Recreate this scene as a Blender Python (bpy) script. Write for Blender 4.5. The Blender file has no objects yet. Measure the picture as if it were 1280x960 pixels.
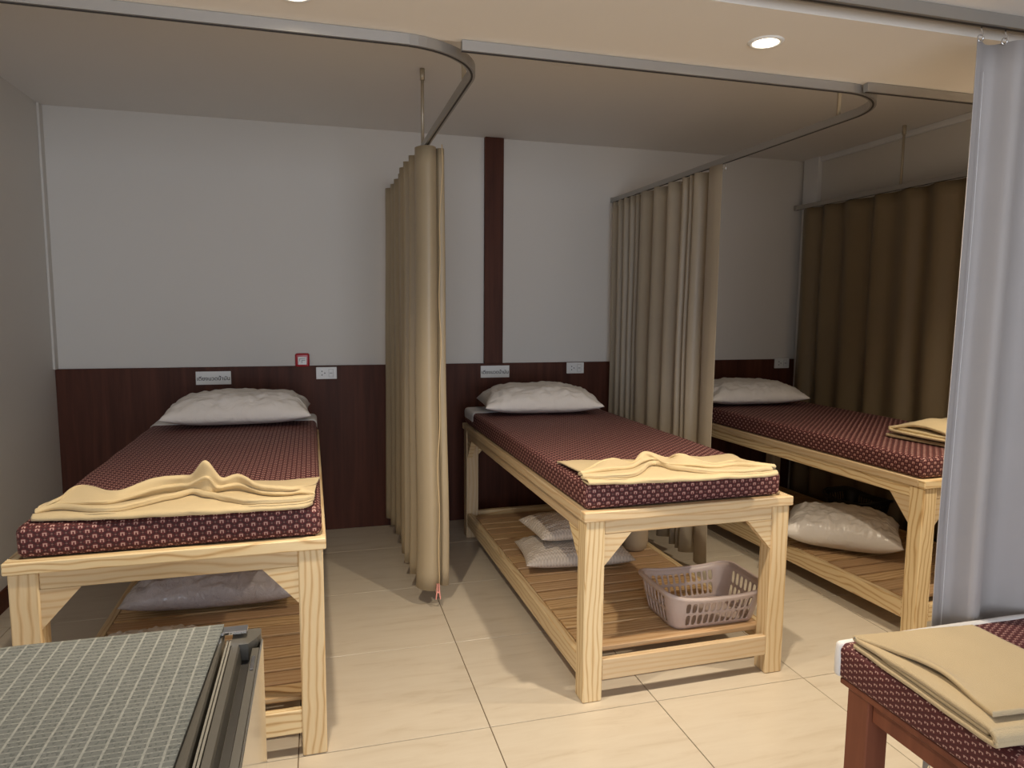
import bpy, bmesh, math, random
from mathutils import Vector, Matrix, noise

random.seed(7)
scene = bpy.context.scene
COL = scene.collection
PI = math.pi

# ------------------------------------------------------------------ camera
cam_d = bpy.data.cameras.new('camera')
cam = bpy.data.objects.new('camera', cam_d)
COL.objects.link(cam)
cam_d.sensor_width = 36.0
cam_d.lens = 870.09 / 1280 * 36.0
cam_d.clip_start = 0.02
_r = Vector((0.963739, -0.266733, 0.007772))
_u = Vector((0.021641, 0.107155, 0.994007))
_f = Vector((0.265967, 0.957795, -0.109042))
cam.matrix_world = Matrix(((_r.x, _u.x, -_f.x, -0.51256), (_r.y, _u.y, -_f.y, -2.07828),
                           (_r.z, _u.z, -_f.z, 1.36343), (0, 0, 0, 1)))
scene.camera = cam

# ------------------------------------------------------------------ world, light, exposure
scene.view_settings.view_transform = 'Standard'
scene.view_settings.look = 'None'
scene.view_settings.gamma = 1.0
scene.view_settings.use_curve_mapping = False
scene.view_settings.exposure = 0.35
world = bpy.data.worlds.new('world')
scene.world = world
world.use_nodes = True
world.node_tree.nodes['Background'].inputs[0].default_value = (0.62, 0.74, 1.0, 1)
world.node_tree.nodes['Background'].inputs[1].default_value = 0.5

# dimensions of the room (metres)
XL, XR, YB, YF = -1.90, 2.83, 2.24, -4.2
ZREC, ZSOF, ZFRONT = 2.404, 2.078, 2.108
SOF_B, SOF_F = -0.135, -0.555
LAMP_W = 62.0
LAMP_C = (1.0, 0.85, 0.65)

# daylight through the shop window behind the camera
ad = bpy.data.lights.new('window_daylight', 'AREA')
ad.shape = 'RECTANGLE'; ad.size = 3.0; ad.size_y = 1.7
ad.energy = 76.0; ad.color = (0.84, 0.90, 1.0)
ao = bpy.data.objects.new('window_daylight', ad); COL.objects.link(ao)
ao.location = (-0.2, YF - 0.25, 1.25); ao.rotation_euler = (PI/2, 0, 0)

# ------------------------------------------------------------------ helpers
def link(o, parent=None):
    COL.objects.link(o)
    if parent is not None:
        o.parent = parent
    return o

def obj(name, bm, mat, parent=None, smooth=False):
    me = bpy.data.meshes.new(name)
    bm.normal_update()
    bm.to_mesh(me); bm.free()
    if mat: me.materials.append(mat)
    if smooth:
        for p in me.polygons: p.use_smooth = True
    return link(bpy.data.objects.new(name, me), parent)

def tag(o, label=None, cat=None, group=None, kind=None):
    if label: o['label'] = label
    if cat: o['category'] = cat
    if group: o['group'] = group
    if kind: o['kind'] = kind
    return o

def thing(name, label, cat, loc=(0, 0, 0), rz=0, group=None):
    o = bpy.data.objects.new(name, None); COL.objects.link(o)
    o.empty_display_size = 0.05
    o.location = loc; o.rotation_euler = (0, 0, rz)
    return tag(o, label, cat, group)

def struct(name, bm, mat, parent=None, smooth=False):
    o = obj(name, bm, mat, parent, smooth)
    if parent is None: o['kind'] = 'structure'
    return o

def uv_box(bm, faces, grain=0, off=None):
    uvl = bm.loops.layers.uv.verify()
    if off is None: off = (random.uniform(0, 20), random.uniform(0, 20))
    for f in faces:
        n = f.normal
        ax = max(range(3), key=lambda i: abs(n[i]))
        rest = [i for i in range(3) if i != ax]
        a = grain if grain in rest else rest[0]
        b = [i for i in rest if i != a][0]
        for l in f.loops:
            l[uvl].uv = (l.vert.co[a] + off[0] + (0.37 if ax == b else 0), l.vert.co[b] + 0.61 * ax + off[1])

def box(bm, x0, x1, y0, y1, z0, z1, grain=0, bev=0.003, seg=1):
    before = set(bm.faces)
    vs = [bm.verts.new(p) for p in ((x0, y0, z0), (x1, y0, z0), (x1, y1, z0), (x0, y1, z0),
                                    (x0, y0, z1), (x1, y0, z1), (x1, y1, z1), (x0, y1, z1))]
    fs = [bm.faces.new([vs[i] for i in q]) for q in ((3, 2, 1, 0), (4, 5, 6, 7), (0, 1, 5, 4), (1, 2, 6, 5), (2, 3, 7, 6), (3, 0, 4, 7))]
    if bev > 0:
        es = list({e for f in fs for e in f.edges})
        bmesh.ops.bevel(bm, geom=es, offset=bev, segments=seg, profile=0.5, affect='EDGES')
    fs = [f for f in bm.faces if f not in before]
    for f in fs: f.normal_update()
    uv_box(bm, fs, grain)
    return fs

def prism(bm, pts, axis, a0, a1, grain=0):
    """polygon pts (2D) extruded along axis from a0 to a1"""
    def P(p, a):
        q = list(p); q.insert(axis, a); return q
    lo = [bm.verts.new(P(p, a0)) for p in pts]; hi = [bm.verts.new(P(p, a1)) for p in pts]
    n = len(pts); fs = [bm.faces.new(lo[::-1]), bm.faces.new(hi)]
    for i in range(n):
        fs.append(bm.faces.new((lo[i], lo[(i+1) % n], hi[(i+1) % n], hi[i])))
    bmesh.ops.recalc_face_normals(bm, faces=fs)
    for f in fs: f.normal_update()
    uv_box(bm, fs, grain)
    return fs

def cyl(bm, c0, c1, r, n=12, cap=True, r1=None):
    c0, c1 = Vector(c0), Vector(c1); d = (c1 - c0).normalized()
    a = d.orthogonal().normalized(); b = d.cross(a)
    r1 = r if r1 is None else r1
    A = [bm.verts.new(c0 + r*(math.cos(2*PI*i/n)*a + math.sin(2*PI*i/n)*b)) for i in range(n)]
    B = [bm.verts.new(c1 + r1*(math.cos(2*PI*i/n)*a + math.sin(2*PI*i/n)*b)) for i in range(n)]
    for i in range(n):
        bm.faces.new((A[i], A[(i+1) % n], B[(i+1) % n], B[i]))
    if cap:
        bm.faces.new(A[::-1]); bm.faces.new(B)

def tube(bm, pts, r, n=8):
    rings = []
    pts = [Vector(p) for p in pts]
    for i, p in enumerate(pts):
        d = (pts[min(i+1, len(pts)-1)] - pts[max(i-1, 0)]).normalized()
        a = d.cross(Vector((0.3, 0.2, 0.93)))
        if a.length < 1e-3: a = d.cross(Vector((1, 0, 0)))
        a.normalize(); b = d.cross(a)
        rings.append([bm.verts.new(p + r*(math.cos(2*PI*k/n)*a + math.sin(2*PI*k/n)*b)) for k in range(n)])
    for A, B in zip(rings, rings[1:]):
        for i in range(n):
            bm.faces.new((A[i], A[(i+1) % n], B[(i+1) % n], B[i]))
    bm.faces.new(rings[0][::-1]); bm.faces.new(rings[-1])

def torus(bm, c, axis, R, r, n=16, m=6):
    axis = Vector(axis).normalized(); a = axis.orthogonal().normalized(); b = axis.cross(a); c = Vector(c)
    rings = []
    for i in range(n):
        t = 2*PI*i/n; d = math.cos(t)*a + math.sin(t)*b
        rings.append([bm.verts.new(c + d*(R + r*math.cos(2*PI*k/m)) + axis*r*math.sin(2*PI*k/m)) for k in range(m)])
    for i in range(n):
        A, B = rings[i], rings[(i+1) % n]
        for k in range(m):
            bm.faces.new((A[k], A[(k+1) % m], B[(k+1) % m], B[k]))

def lathe(bm, prof, n=32, c=(0, 0, 0)):
    rings = []
    for r, z in prof:
        rings.append([bm.verts.new((c[0]+r*math.cos(2*PI*k/n), c[1]+r*math.sin(2*PI*k/n), c[2]+z)) for k in range(n)])
    for A, B in zip(rings, rings[1:]):
        for k in range(n):
            bm.faces.new((A[k], A[(k+1) % n], B[(k+1) % n], B[k]))
    return rings

def grid_faces(bm, rows, uvs=None, closed=False):
    """rows: list of lists of points -> quads; uvs same layout"""
    V = [[bm.verts.new(p) for p in r] for r in rows]
    uvl = bm.loops.layers.uv.verify()
    for i in range(len(V)-1):
        m = len(V[i])
        for j in range(m if closed else m-1):
            idx = ((i, j), (i, (j+1) % m), (i+1, (j+1) % m), (i+1, j))
            f = bm.faces.new([V[a][b] for a, b in idx])
            if uvs:
                for l, (a, b) in zip(f.loops, idx): l[uvl].uv = uvs[a][b]
    return V

def cr(p0, p1, p2, p3, t):
    return [0.5*((2*b) + (-a + c)*t + (2*a - 5*b + 4*c - d)*t*t + (-a + 3*b - 3*c + d)*t**3)
            for a, b, c, d in zip(p0, p1, p2, p3)]

def spline(pts, n):
    out = []; m = len(pts)
    for i in range(n):
        s = i/(n-1)*(m-1); k = min(int(s), m-2); t = s - k
        out.append(cr(pts[max(k-1, 0)], pts[k], pts[k+1], pts[min(k+2, m-1)], t))
    return out

def thick(o, t, offset=0.0):
    m = o.modifiers.new('thickness', 'SOLIDIFY'); m.thickness = t; m.offset = offset
    return o

# ------------------------------------------------------------------ material helpers
class NT:
    def __init__(self, name):
        self.m = bpy.data.materials.new(name); self.m.use_nodes = True
        self.t = self.m.node_tree; self.b = self.t.nodes['Principled BSDF']
    def n(self, typ, **kw):
        x = self.t.nodes.new(typ)
        for k, v in kw.items():
            if k.startswith('i_'): x.inputs[k[2:].replace('_', ' ')].default_value = v
            else: setattr(x, k, v)
        return x
    def l(self, a, b): self.t.links.new(a, b)
    def val(self, s, v):
        if isinstance(v, (int, float)): s.default_value = v
        else: self.l(v, s)
    def math(self, op, a, b=None, c=None):
        x = self.n('ShaderNodeMath', operation=op)
        for i, v in enumerate((a, b, c)):
            if v is not None: self.val(x.inputs[i], v)
        return x.outputs[0]
    def coord(self, which='Object', scale=(1, 1, 1)):
        c = self.n('ShaderNodeTexCoord'); mp = self.n('ShaderNodeMapping'); mp.inputs['Scale'].default_value = scale
        self.l(c.outputs[which], mp.inputs[0]); return mp.outputs[0]
    def noise(self, vec, scale, detail=3, rough=0.5, dist=0.0):
        x = self.n('ShaderNodeTexNoise'); x.inputs['Scale'].default_value = scale; x.inputs['Detail'].default_value = detail
        x.inputs['Roughness'].default_value = rough; x.inputs['Distortion'].default_value = dist
        self.l(vec, x.inputs['Vector']); return x.outputs['Fac']
    def ramp(self, fac, stops):
        x = self.n('ShaderNodeValToRGB'); e = x.color_ramp.elements
        while len(e) < len(stops): e.new(0.5)
        for q, (p, c) in zip(e, stops): q.position = p; q.color = (*c, 1) if len(c) == 3 else c
        self.l(fac, x.inputs[0]); return x.outputs[0]
    def mix(self, fac, a, b):
        x = self.n('ShaderNodeMix', data_type='RGBA')
        self.val(x.inputs[0], fac)
        for s, v in ((x.inputs[6], a), (x.inputs[7], b)):
            if isinstance(v, tuple): s.default_value = (*v, 1)
            else: self.l(v, s)
        return x.outputs[2]
    def bump(self, h, strength=0.3, dist=0.002):
        x = self.n('ShaderNodeBump'); x.inputs['Strength'].default_value = strength; x.inputs['Distance'].default_value = dist
        self.l(h, x.inputs['Height']); self.l(x.outputs[0], self.b.inputs['Normal'])
    def set(self, color=None, rough=None, metal=None, **kw):
        if color is not None:
            s = self.b.inputs['Base Color']
            if isinstance(color, tuple): s.default_value = (*color, 1)
            else: self.l(color, s)
        if rough is not None: self.val(self.b.inputs['Roughness'], rough)
        if metal is not None: self.b.inputs['Metallic'].default_value = metal
        for k, v in kw.items(): self.b.inputs[k.replace('_', ' ')].default_value = v
        return self.m

def plain(name, c, rough=0.5, metal=0.0, **kw):
    return NT(name).set(c, rough, metal, **kw)

def m_paint(name, c, var=0.04):
    t = NT(name); v = t.coord('Object')
    f = t.noise(v, 1.3, 4)
    col = t.mix(f, tuple(x*(1-var) for x in c), tuple(min(1, x*(1+var)) for x in c))
    t.bump(t.noise(v, 140, 2), 0.08, 0.001)
    return t.set(col, 0.75)

def m_pine(name, c0, c1, c2):
    t = NT(name); uv = t.coord('UV')
    info = t.n('ShaderNodeObjectInfo').outputs['Random']
    sep = t.n('ShaderNodeSeparateXYZ'); t.l(uv, sep.inputs[0])
    st = t.coord('UV', (2.2, 30, 1))
    warp = t.noise(t.coord('UV', (1.6, 5, 1)), 1.0, 3)
    # growth rings: long bands along U, bent by a slow warp
    band = t.math('ADD', t.math('MULTIPLY', sep.outputs[1], 95), t.math('MULTIPLY', warp, t.math('MULTIPLY_ADD', info, 9.0, 5.0)))
    ring = t.math('MULTIPLY_ADD', t.math('SINE', t.math('MULTIPLY', band, 3.0)), 0.5, 0.5)
    fine = t.noise(st, 6, 4, 0.6)
    fac = t.math('ADD', t.math('MULTIPLY', t.math('POWER', ring, 3.0), t.math('MULTIPLY_ADD', info, 0.35, 0.32)), t.math('MULTIPLY', fine, 0.42))
    col = t.ramp(fac, [(0.1, c0), (0.55, c1), (1.0, c2)])
    # boards differ from one another
    hs = t.n('ShaderNodeHueSaturation'); t.l(col, hs.inputs['Color'])
    t.l(t.math('MULTIPLY_ADD', info, 0.30, 0.80), hs.inputs['Value'])
    t.l(t.math('MULTIPLY_ADD', info, 0.012, 0.494), hs.inputs['Hue'])
    # knots
    vo = t.n('ShaderNodeTexVoronoi'); vo.inputs['Scale'].default_value = 1.0
    t.l(t.coord('UV', (3.1, 8.5, 1)), vo.inputs['Vector'])
    d = vo.outputs['Distance']
    sel = t.math('LESS_THAN', t.n('ShaderNodeSeparateColor').outputs[0], 2)
    sc = t.n('ShaderNodeSeparateColor'); t.l(vo.outputs['Color'], sc.inputs[0])
    pick = t.math('GREATER_THAN', sc.outputs[0], 0.5)
    kn = t.math('MULTIPLY', pick, t.math('SUBTRACT', 1.0, t.math('SMOOTH_MAX', t.math('MULTIPLY', d, 11.0), 0.0, 0.1)))
    kn = t.math('MAXIMUM', t.math('MINIMUM', kn, 1.0), 0.0)
    col2 = t.mix(t.math('MULTIPLY', kn, 0.8), hs.outputs[0], (0.22, 0.085, 0.03))
    t.bump(fac, 0.15, 0.0006)
    return t.set(col2, 0.48)

def m_darkwood(name, c0, c1, axis_scale):
    t = NT(name); v = t.coord('Object', axis_scale)
    f = t.noise(v, 1.0, 6, 0.6, 0.4)
    plank = t.noise(t.coord('Object', tuple(s*0.18 for s in axis_scale)), 1.0, 1)
    fac = t.math('ADD', t.math('MULTIPLY', f, 0.7), t.math('MULTIPLY', plank, 0.3))
    col = t.ramp(fac, [(0.3, c0), (0.7, c1)])
    t.bump(f, 0.08, 0.0005)
    t.b.inputs['Specular IOR Level'].default_value = 0.25
    return t.set(col, 0.55)

def m_thai(name, p=0.034, q=0.0295, base=(0.112, 0.018, 0.019), line=(0.030, 0.005, 0.007), motif=(0.72, 0.46, 0.40), lw=0.365, dots=0.3):
    """woven maroon cloth with a diamond lattice and a small hooked square in each diamond"""
    t = NT(name); uv = t.coord('UV')
    s = t.n('ShaderNodeSeparateXYZ'); t.l(uv, s.inputs[0])
    u = t.math('DIVIDE', s.outputs[0], p); v = t.math('DIVIDE', s.outputs[1], q)
    a = t.math('ADD', u, v); b = t.math('SUBTRACT', u, v)
    fa = t.math('SUBTRACT', t.math('FRACT', a), 0.5); fb = t.math('SUBTRACT', t.math('FRACT', b), 0.5)
    da = t.math('ABSOLUTE', fa); db = t.math('ABSOLUTE', fb)
    m = t.math('MAXIMUM', da, db)
    lat = t.math('GREATER_THAN', m, lw)
    sx = t.math('ADD', fa, fb); sy = t.math('SUBTRACT', fa, fb)
    ax_, ay_ = t.math('ABSOLUTE', sx), t.math('ABSOLUTE', sy)
    m2 = t.math('MAXIMUM', ax_, ay_)
    ring = t.math('MULTIPLY', t.math('GREATER_THAN', m2, 0.12), t.math('LESS_THAN', m2, 0.31))
    cut = t.math('MULTIPLY', t.math('LESS_THAN', sy, -0.1), t.math('LESS_THAN', ax_, 0.13))
    ring = t.math('MULTIPLY', ring, t.math('SUBTRACT', 1.0, cut))
    dot = t.math('GREATER_THAN', t.math('MINIMUM', da, db), 0.40)
    ring = t.math('MAXIMUM', ring, t.math('MULTIPLY', dot, dots))
    weave = t.noise(t.coord('UV', (1, 1, 1)), 900, 2)
    bc = t.mix(weave, tuple(x*0.75 for x in base), tuple(x*1.3 for x in base))
    c = t.mix(t.math('MULTIPLY', lat, 0.75), bc, line)
    mc = t.mix(t.noise(uv, 260, 2), tuple(x*0.6 for x in motif), motif)
    c = t.mix(t.math('MULTIPLY', ring, 0.9), c, mc)
    t.bump(weave, 0.15, 0.0004)
    return t.set(c, 0.72)

def m_cloth(name, c, bscale=500, bstr=0.3, rough=0.9, var=0.08, sheen=0.0):
    t = NT(name); v = t.coord('Object')
    f = t.noise(v, 9, 3)
    col = t.mix(f, tuple(x*(1-var) for x in c), tuple(min(1, x*(1+var)) for x in c))
    t.bump(t.noise(v, bscale, 2), bstr, 0.002)
    t.set(col, rough)
    t.b.inputs['Sheen Weight'].default_value = sheen
    return t.m

M = {}
M['wall'] = m_paint('wall_paint', (0.72, 0.69, 0.64))
M['ceiling'] = m_paint('ceiling_paint', (0.80, 0.77, 0.73))
M['soffit'] = m_paint('soffit_paint', (0.80, 0.74, 0.66))
M['whitepaint'] = m_paint('white_paint', (0.80, 0.80, 0.80))
M['pine'] = m_pine('pine_wood', (0.78, 0.62, 0.385), (0.71, 0.51, 0.28), (0.45, 0.255, 0.105))
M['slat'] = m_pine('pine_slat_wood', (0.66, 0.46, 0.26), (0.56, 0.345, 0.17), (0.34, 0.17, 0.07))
M['darkwood'] = m_darkwood('dark_laminate', (0.045, 0.012, 0.006), (0.115, 0.037, 0.020), (26, 26, 1.6))
M['redwood'] = m_darkwood('redwood', (0.12, 0.035, 0.02), (0.22, 0.075, 0.04), (26, 26, 2.0))
M['thai'] = m_thai('maroon_thai_weave')
M['thai_wide'] = m_thai('maroon_thai_weave_hooked', 0.032, 0.0158, (0.085, 0.013, 0.015), (0.05, 0.008, 0.010), (0.62, 0.40, 0.35), 0.42, 0.0)
M['towel'] = m_cloth('beige_terry', (0.60, 0.475, 0.275), 420, 0.7, 0.95, 0.06, 0.15)
M['towel2'] = m_cloth('tan_terry', (0.53, 0.42, 0.255), 420, 0.7, 0.95, 0.07, 0.15)
def m_cotton(name, c, coat=0.0):
    t = NT(name); v = t.coord('UV', (7, 16, 1)); w = t.noise(v, 1.0, 4, 0.55, 1.6)
    t.bump(w, 0.5, 0.022)
    t.set(c, 0.85 if not coat else 0.5)
    t.b.inputs['Coat Weight'].default_value = coat; t.b.inputs['Coat Roughness'].default_value = 0.2
    return t.m
M['pillow'] = m_cotton('white_cotton', (0.72, 0.69, 0.66))
M['wrap2'] = m_cotton('bagged_white_cotton', (0.74, 0.70, 0.65), 0.35)
M['sheet'] = m_cloth('white_sheet', (0.72, 0.71, 0.71), 300, 0.4, 0.85, 0.04)
M['curtain'] = m_cloth('gold_beige_curtain', (0.40, 0.32, 0.205), 700, 0.1, 0.42, 0.05, 0.0)
M['curtain_b'] = m_cloth('taupe_curtain', (0.42, 0.355, 0.26), 700, 0.1, 0.42, 0.05, 0.0)
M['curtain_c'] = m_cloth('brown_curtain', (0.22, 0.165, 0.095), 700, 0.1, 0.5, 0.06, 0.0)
M['curtain_d'] = m_cloth('grey_curtain', (0.43, 0.40, 0.385), 700, 0.15, 0.6, 0.04, 0.1)
M['alu'] = plain('track_aluminium', (0.42, 0.40, 0.37), 0.42, 0.7)
M['slot'] = plain('track_slot_dark', (0.03, 0.025, 0.022), 0.6)
M['rod'] = plain('hanger_rod_metal', (0.50, 0.44, 0.34), 0.4, 0.6)
M['chrome'] = plain('chrome', (0.75, 0.75, 0.75), 0.12, 1.0)
M['white_plastic'] = plain('white_plastic', (0.82, 0.82, 0.80), 0.35)
M['black'] = plain('black_plastic', (0.015, 0.014, 0.013), 0.4)
M['red'] = plain('red_plastic', (0.45, 0.02, 0.03), 0.3)
M['ink'] = plain('black_ink', (0.03, 0.03, 0.03), 0.7)
M['greyink'] = plain('grey_ink', (0.25, 0.25, 0.26), 0.7)
M['mauve'] = plain('mauve_plastic', (0.57, 0.465, 0.425), 0.4)
M['fridge_grey'] = plain('fridge_grey_plastic', (0.10, 0.092, 0.076), 0.32)
M['fridge_dark'] = plain('fridge_groove_plastic', (0.022, 0.018, 0.014), 0.35)
M['fridge_front'] = plain('fridge_glossy_front', (0.62, 0.60, 0.55), 0.07, 0.85)
M['seal'] = plain('fridge_seal', (0.24, 0.225, 0.19), 0.5)
M['pink'] = plain('pink_plastic', (0.85, 0.36, 0.30), 0.4)
M['cord'] = plain('cord', (0.66, 0.50, 0.28), 0.7)
M['tan_tub'] = plain('tan_plastic_tub', (0.42, 0.33, 0.22), 0.55)
M['outside'] = plain('pavement', (0.4, 0.4, 0.4), 0.8)
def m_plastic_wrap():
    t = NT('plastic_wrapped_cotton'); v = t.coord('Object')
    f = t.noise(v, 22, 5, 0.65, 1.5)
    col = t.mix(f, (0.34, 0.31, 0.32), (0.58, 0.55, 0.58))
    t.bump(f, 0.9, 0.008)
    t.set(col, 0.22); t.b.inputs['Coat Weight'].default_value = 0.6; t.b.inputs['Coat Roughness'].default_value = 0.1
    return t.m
M['wrap'] = m_plastic_wrap()
def m_knit():
    t = NT('grey_beige_knit'); v = t.coord('UV', (1, 1, 1))
    s = t.n('ShaderNodeSeparateXYZ'); t.l(v, s.inputs[0])
    w = t.math('MULTIPLY', t.math('SINE', t.math('MULTIPLY', s.outputs[0], 420)),
               t.math('SINE', t.math('ADD', t.math('MULTIPLY', s.outputs[1], 300), t.math('MULTIPLY', t.math('SINE', t.math('MULTIPLY', s.outputs[0], 420)), 0.8))))
    w = t.math('MULTIPLY_ADD', w, 0.5, 0.5)
    col = t.mix(w, (0.52, 0.455, 0.39), (0.72, 0.65, 0.57))
    t.bump(w, 0.5, 0.005)
    return t.set(col, 0.9)
M['knit'] = m_knit()
def m_tile():
    t = NT('cream_travertine_tile'); geo = t.n('ShaderNodeNewGeometry')
    mp = t.n('ShaderNodeMapping'); mp.inputs['Scale'].default_value = (1.5, 9, 1); t.l(geo.outputs['Position'], mp.inputs[0])
    info = t.n('ShaderNodeObjectInfo').outputs['Random']
    cx = t.n('ShaderNodeCombineXYZ'); t.l(t.math('MULTIPLY', info, 13.0), cx.inputs[0]); t.l(t.math('MULTIPLY', info, 7.0), cx.inputs[2])
    add = t.n('ShaderNodeVectorMath', operation='ADD'); t.l(mp.outputs[0], add.inputs[0]); t.l(cx.outputs[0], add.inputs[1])
    f = t.noise(add.outputs[0], 2.4, 6, 0.62, 0.6)
    col = t.ramp(f, [(0.30, (0.56, 0.48, 0.37)), (0.42, (0.615, 0.54, 0.43)), (0.6, (0.645, 0.575, 0.465)), (0.8, (0.61, 0.53, 0.42))])
    return t.set(col, 0.30)
M['tile'] = m_tile()
M['grout'] = plain('grout', (0.20, 0.14, 0.085), 0.9)
def m_check():
    t = NT('grey_checked_cloth'); uv = t.coord('UV')
    s = t.n('ShaderNodeSeparateXYZ'); t.l(uv, s.inputs[0])
    def lines(c, period, width, soft=0.0):
        f = t.math('FRACT', t.math('DIVIDE', c, period)); return t.math('LESS_THAN', f, width)
    wob = t.math('MULTIPLY', t.math('SUBTRACT', t.noise(uv, 70, 2), 0.5), 0.0018)
    U = t.math('ADD', s.outputs[0], wob); V = t.math('ADD', s.outputs[1], wob)
    w1 = t.math('MULTIPLY', lines(U, 0.0235, 0.13), t.math('MULTIPLY_ADD', t.noise(t.coord('UV', (300, 120, 1)), 1.0, 2), 0.9, 0.08))
    w2 = t.math('MULTIPLY', lines(V, 0.0105, 0.25), 0.5)
    dots = t.math('GREATER_THAN', t.noise(t.coord('UV', (260, 130, 1)), 1.0, 1), 0.56)
    base = t.mix(t.noise(uv, 24, 4), (0.12, 0.132, 0.125), (0.20, 0.212, 0.20))
    c = t.mix(t.math('MULTIPLY', dots, 0.45), base, (0.055, 0.06, 0.06))
    c = t.mix(t.math('MAXIMUM', w1, t.math('MULTIPLY', w2, t.math('MULTIPLY_ADD', dots, 0.6, 0.4))), c, (0.46, 0.47, 0.43))
    t.bump(t.math('MAXIMUM', w1, w2), 0.3, 0.001)
    return t.set(c, 0.85)
M['check'] = m_check()
def m_emit(name, c, s):
    t = NT(name); t.b.inputs['Emission Color'].default_value = (*c, 1); t.b.inputs['Emission Strength'].default_value = s
    return t.set((0.9, 0.9, 0.9), 0.4)
M['lamp'] = m_emit('downlight_led', (1.0, 0.85, 0.62), 14.0)
def m_glass():
    t = NT('window_glass'); tr = t.n('ShaderNodeBsdfTransparent'); gl = t.n('ShaderNodeBsdfGlossy'); gl.inputs['Roughness'].default_value = 0.02
    mx = t.n('ShaderNodeMixShader'); fr = t.n('ShaderNodeFresnel'); t.l(fr.outputs[0], mx.inputs[0])
    t.l(tr.outputs[0], mx.inputs[1]); t.l(gl.outputs[0], mx.inputs[2])
    t.l(mx.outputs[0], t.t.nodes['Material Output'].inputs[0])
    return t.m
M['glass'] = m_glass()

# ------------------------------------------------------------------ the room
def quick(name, args, mat, parent=None, bev=0.0, grain=0, st=False):
    bm = bmesh.new(); box(bm, *args, grain=grain, bev=bev)
    return struct(name, bm, mat, parent) if st else obj(name, bm, mat, parent)

floor = quick('floor', (XL - 0.1, XR + 0.1, YF - 0.1, YB + 0.1, -0.08, -0.004), M['grout'], st=True)
T = 0.6; g = 0.0016
tile_me = None
ix0 = math.floor((XL) / T); 
for ix in range(-4, 5):
    for iy in range(-7, 4):
        x0, x1 = max(ix*T, XL), min((ix+1)*T, XR); y0, y1 = max(iy*T, YF), min((iy+1)*T, YB)
        if x1 - x0 < 0.02 or y1 - y0 < 0.02: continue
        full = abs(x1-x0-T) < 1e-6 and abs(y1-y0-T) < 1e-6
        if full and tile_me is not None:
            o = link(bpy.data.objects.new('tile', tile_me), floor)
        else:
            bm = bmesh.new(); cx, cy = (x0+x1)/2, (y0+y1)/2
            box(bm, -(x1-x0)/2+g, (x1-x0)/2-g, -(y1-y0)/2+g, (y1-y0)/2-g, -0.004, 0.0, bev=0.0008)
            o = obj('tile', bm, M['tile'], floor)
            if full: tile_me = o.data
        o.location = ((x0+x1)/2, (y0+y1)/2, 0)

quick('wall_back', (XL - 0.1, XR + 0.1, YB, YB + 0.1, 0, ZREC + 0.1), M['wall'], st=True)
quick('wall_left', (XL - 0.1, XL, YF, YB, 0, ZREC + 0.1), M['wall'], st=True)
quick('wall_right', (XR, XR + 0.1, YF, YB, 0, ZREC + 0.1), M['wall'], st=True)
quick('ceiling', (XL, XR, SOF_B, YB, ZREC, ZREC + 0.1), M['ceiling'], st=True)
quick('ceiling', (XL, XR, YF, SOF_F, ZFRONT, ZFRONT + 0.1), M['ceiling'], st=True)
quick('trim_1', (XL, XR, SOF_F, SOF_B, ZSOF, ZREC + 0.1), M['soffit'], st=True)          # dropped soffit with the downlights
# wall at the street side with a wide shop window
bm = bmesh.new()
wx0, wx1, wz0, wz1 = -1.75, 1.35, 0.35, 2.0
box(bm, XL, wx0, YF - 0.1, YF, 0, ZREC, bev=0); box(bm, wx1, XR, YF - 0.1, YF, 0, ZREC, bev=0)
box(bm, wx0, wx1, YF - 0.1, YF, 0, wz0, bev=0); box(bm, wx0, wx1, YF - 0.1, YF, wz1, ZREC, bev=0)
struct('wall_front', bm, M['wall'])
bm = bmesh.new()
for a in (wx0, (wx0+wx1)/2 - 0.025, wx1 - 0.05):
    box(bm, a, a + 0.05, YF - 0.08, YF - 0.02, wz0, wz1, bev=0)
for a in (wz0, wz1 - 0.05):
    box(bm, wx0, wx1, YF - 0.08, YF - 0.02, a, a + 0.05, bev=0)
win = struct('window_1', bm, M['alu'])
quick('pane', (wx0 + 0.02, wx1 - 0.02, YF - 0.055, YF - 0.049, wz0 + 0.02, wz1 - 0.02), M['glass'], win)

ZP = 1.010
quick('trim_2', (XL, XR, YB - 0.022, YB, 0, ZP), M['darkwood'], bev=0.002, st=True)         # wainscot
quick('trim_3', (0.496, 0.616, YB - 0.028, YB, ZP, ZREC), M['darkwood'], bev=0.002, st=True)  # pillar strip
quick('trim_4', (XR - 0.035, XR, YB - 0.17, YB - 0.022, 0, ZREC), M['whitepaint'], bev=0.002, st=True)
quick('wall_top_light_strip', (XR - 0.02, XR, SOF_B, YB - 0.17, ZREC - 0.035, ZREC), M['whitepaint'], bev=0.004, st=True)  # added pale strip; its white stands in for cool light along the wall top
quick('trim_6', (XL, XL + 0.012, YB - 0.05, YB, ZP, ZREC), M['wall'], bev=0.002, st=True)
quick('baseboard_left', (XL, XL + 0.012, YF, YB - 0.03, 0, 0.095), M['darkwood'], bev=0.002, st=True)

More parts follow.
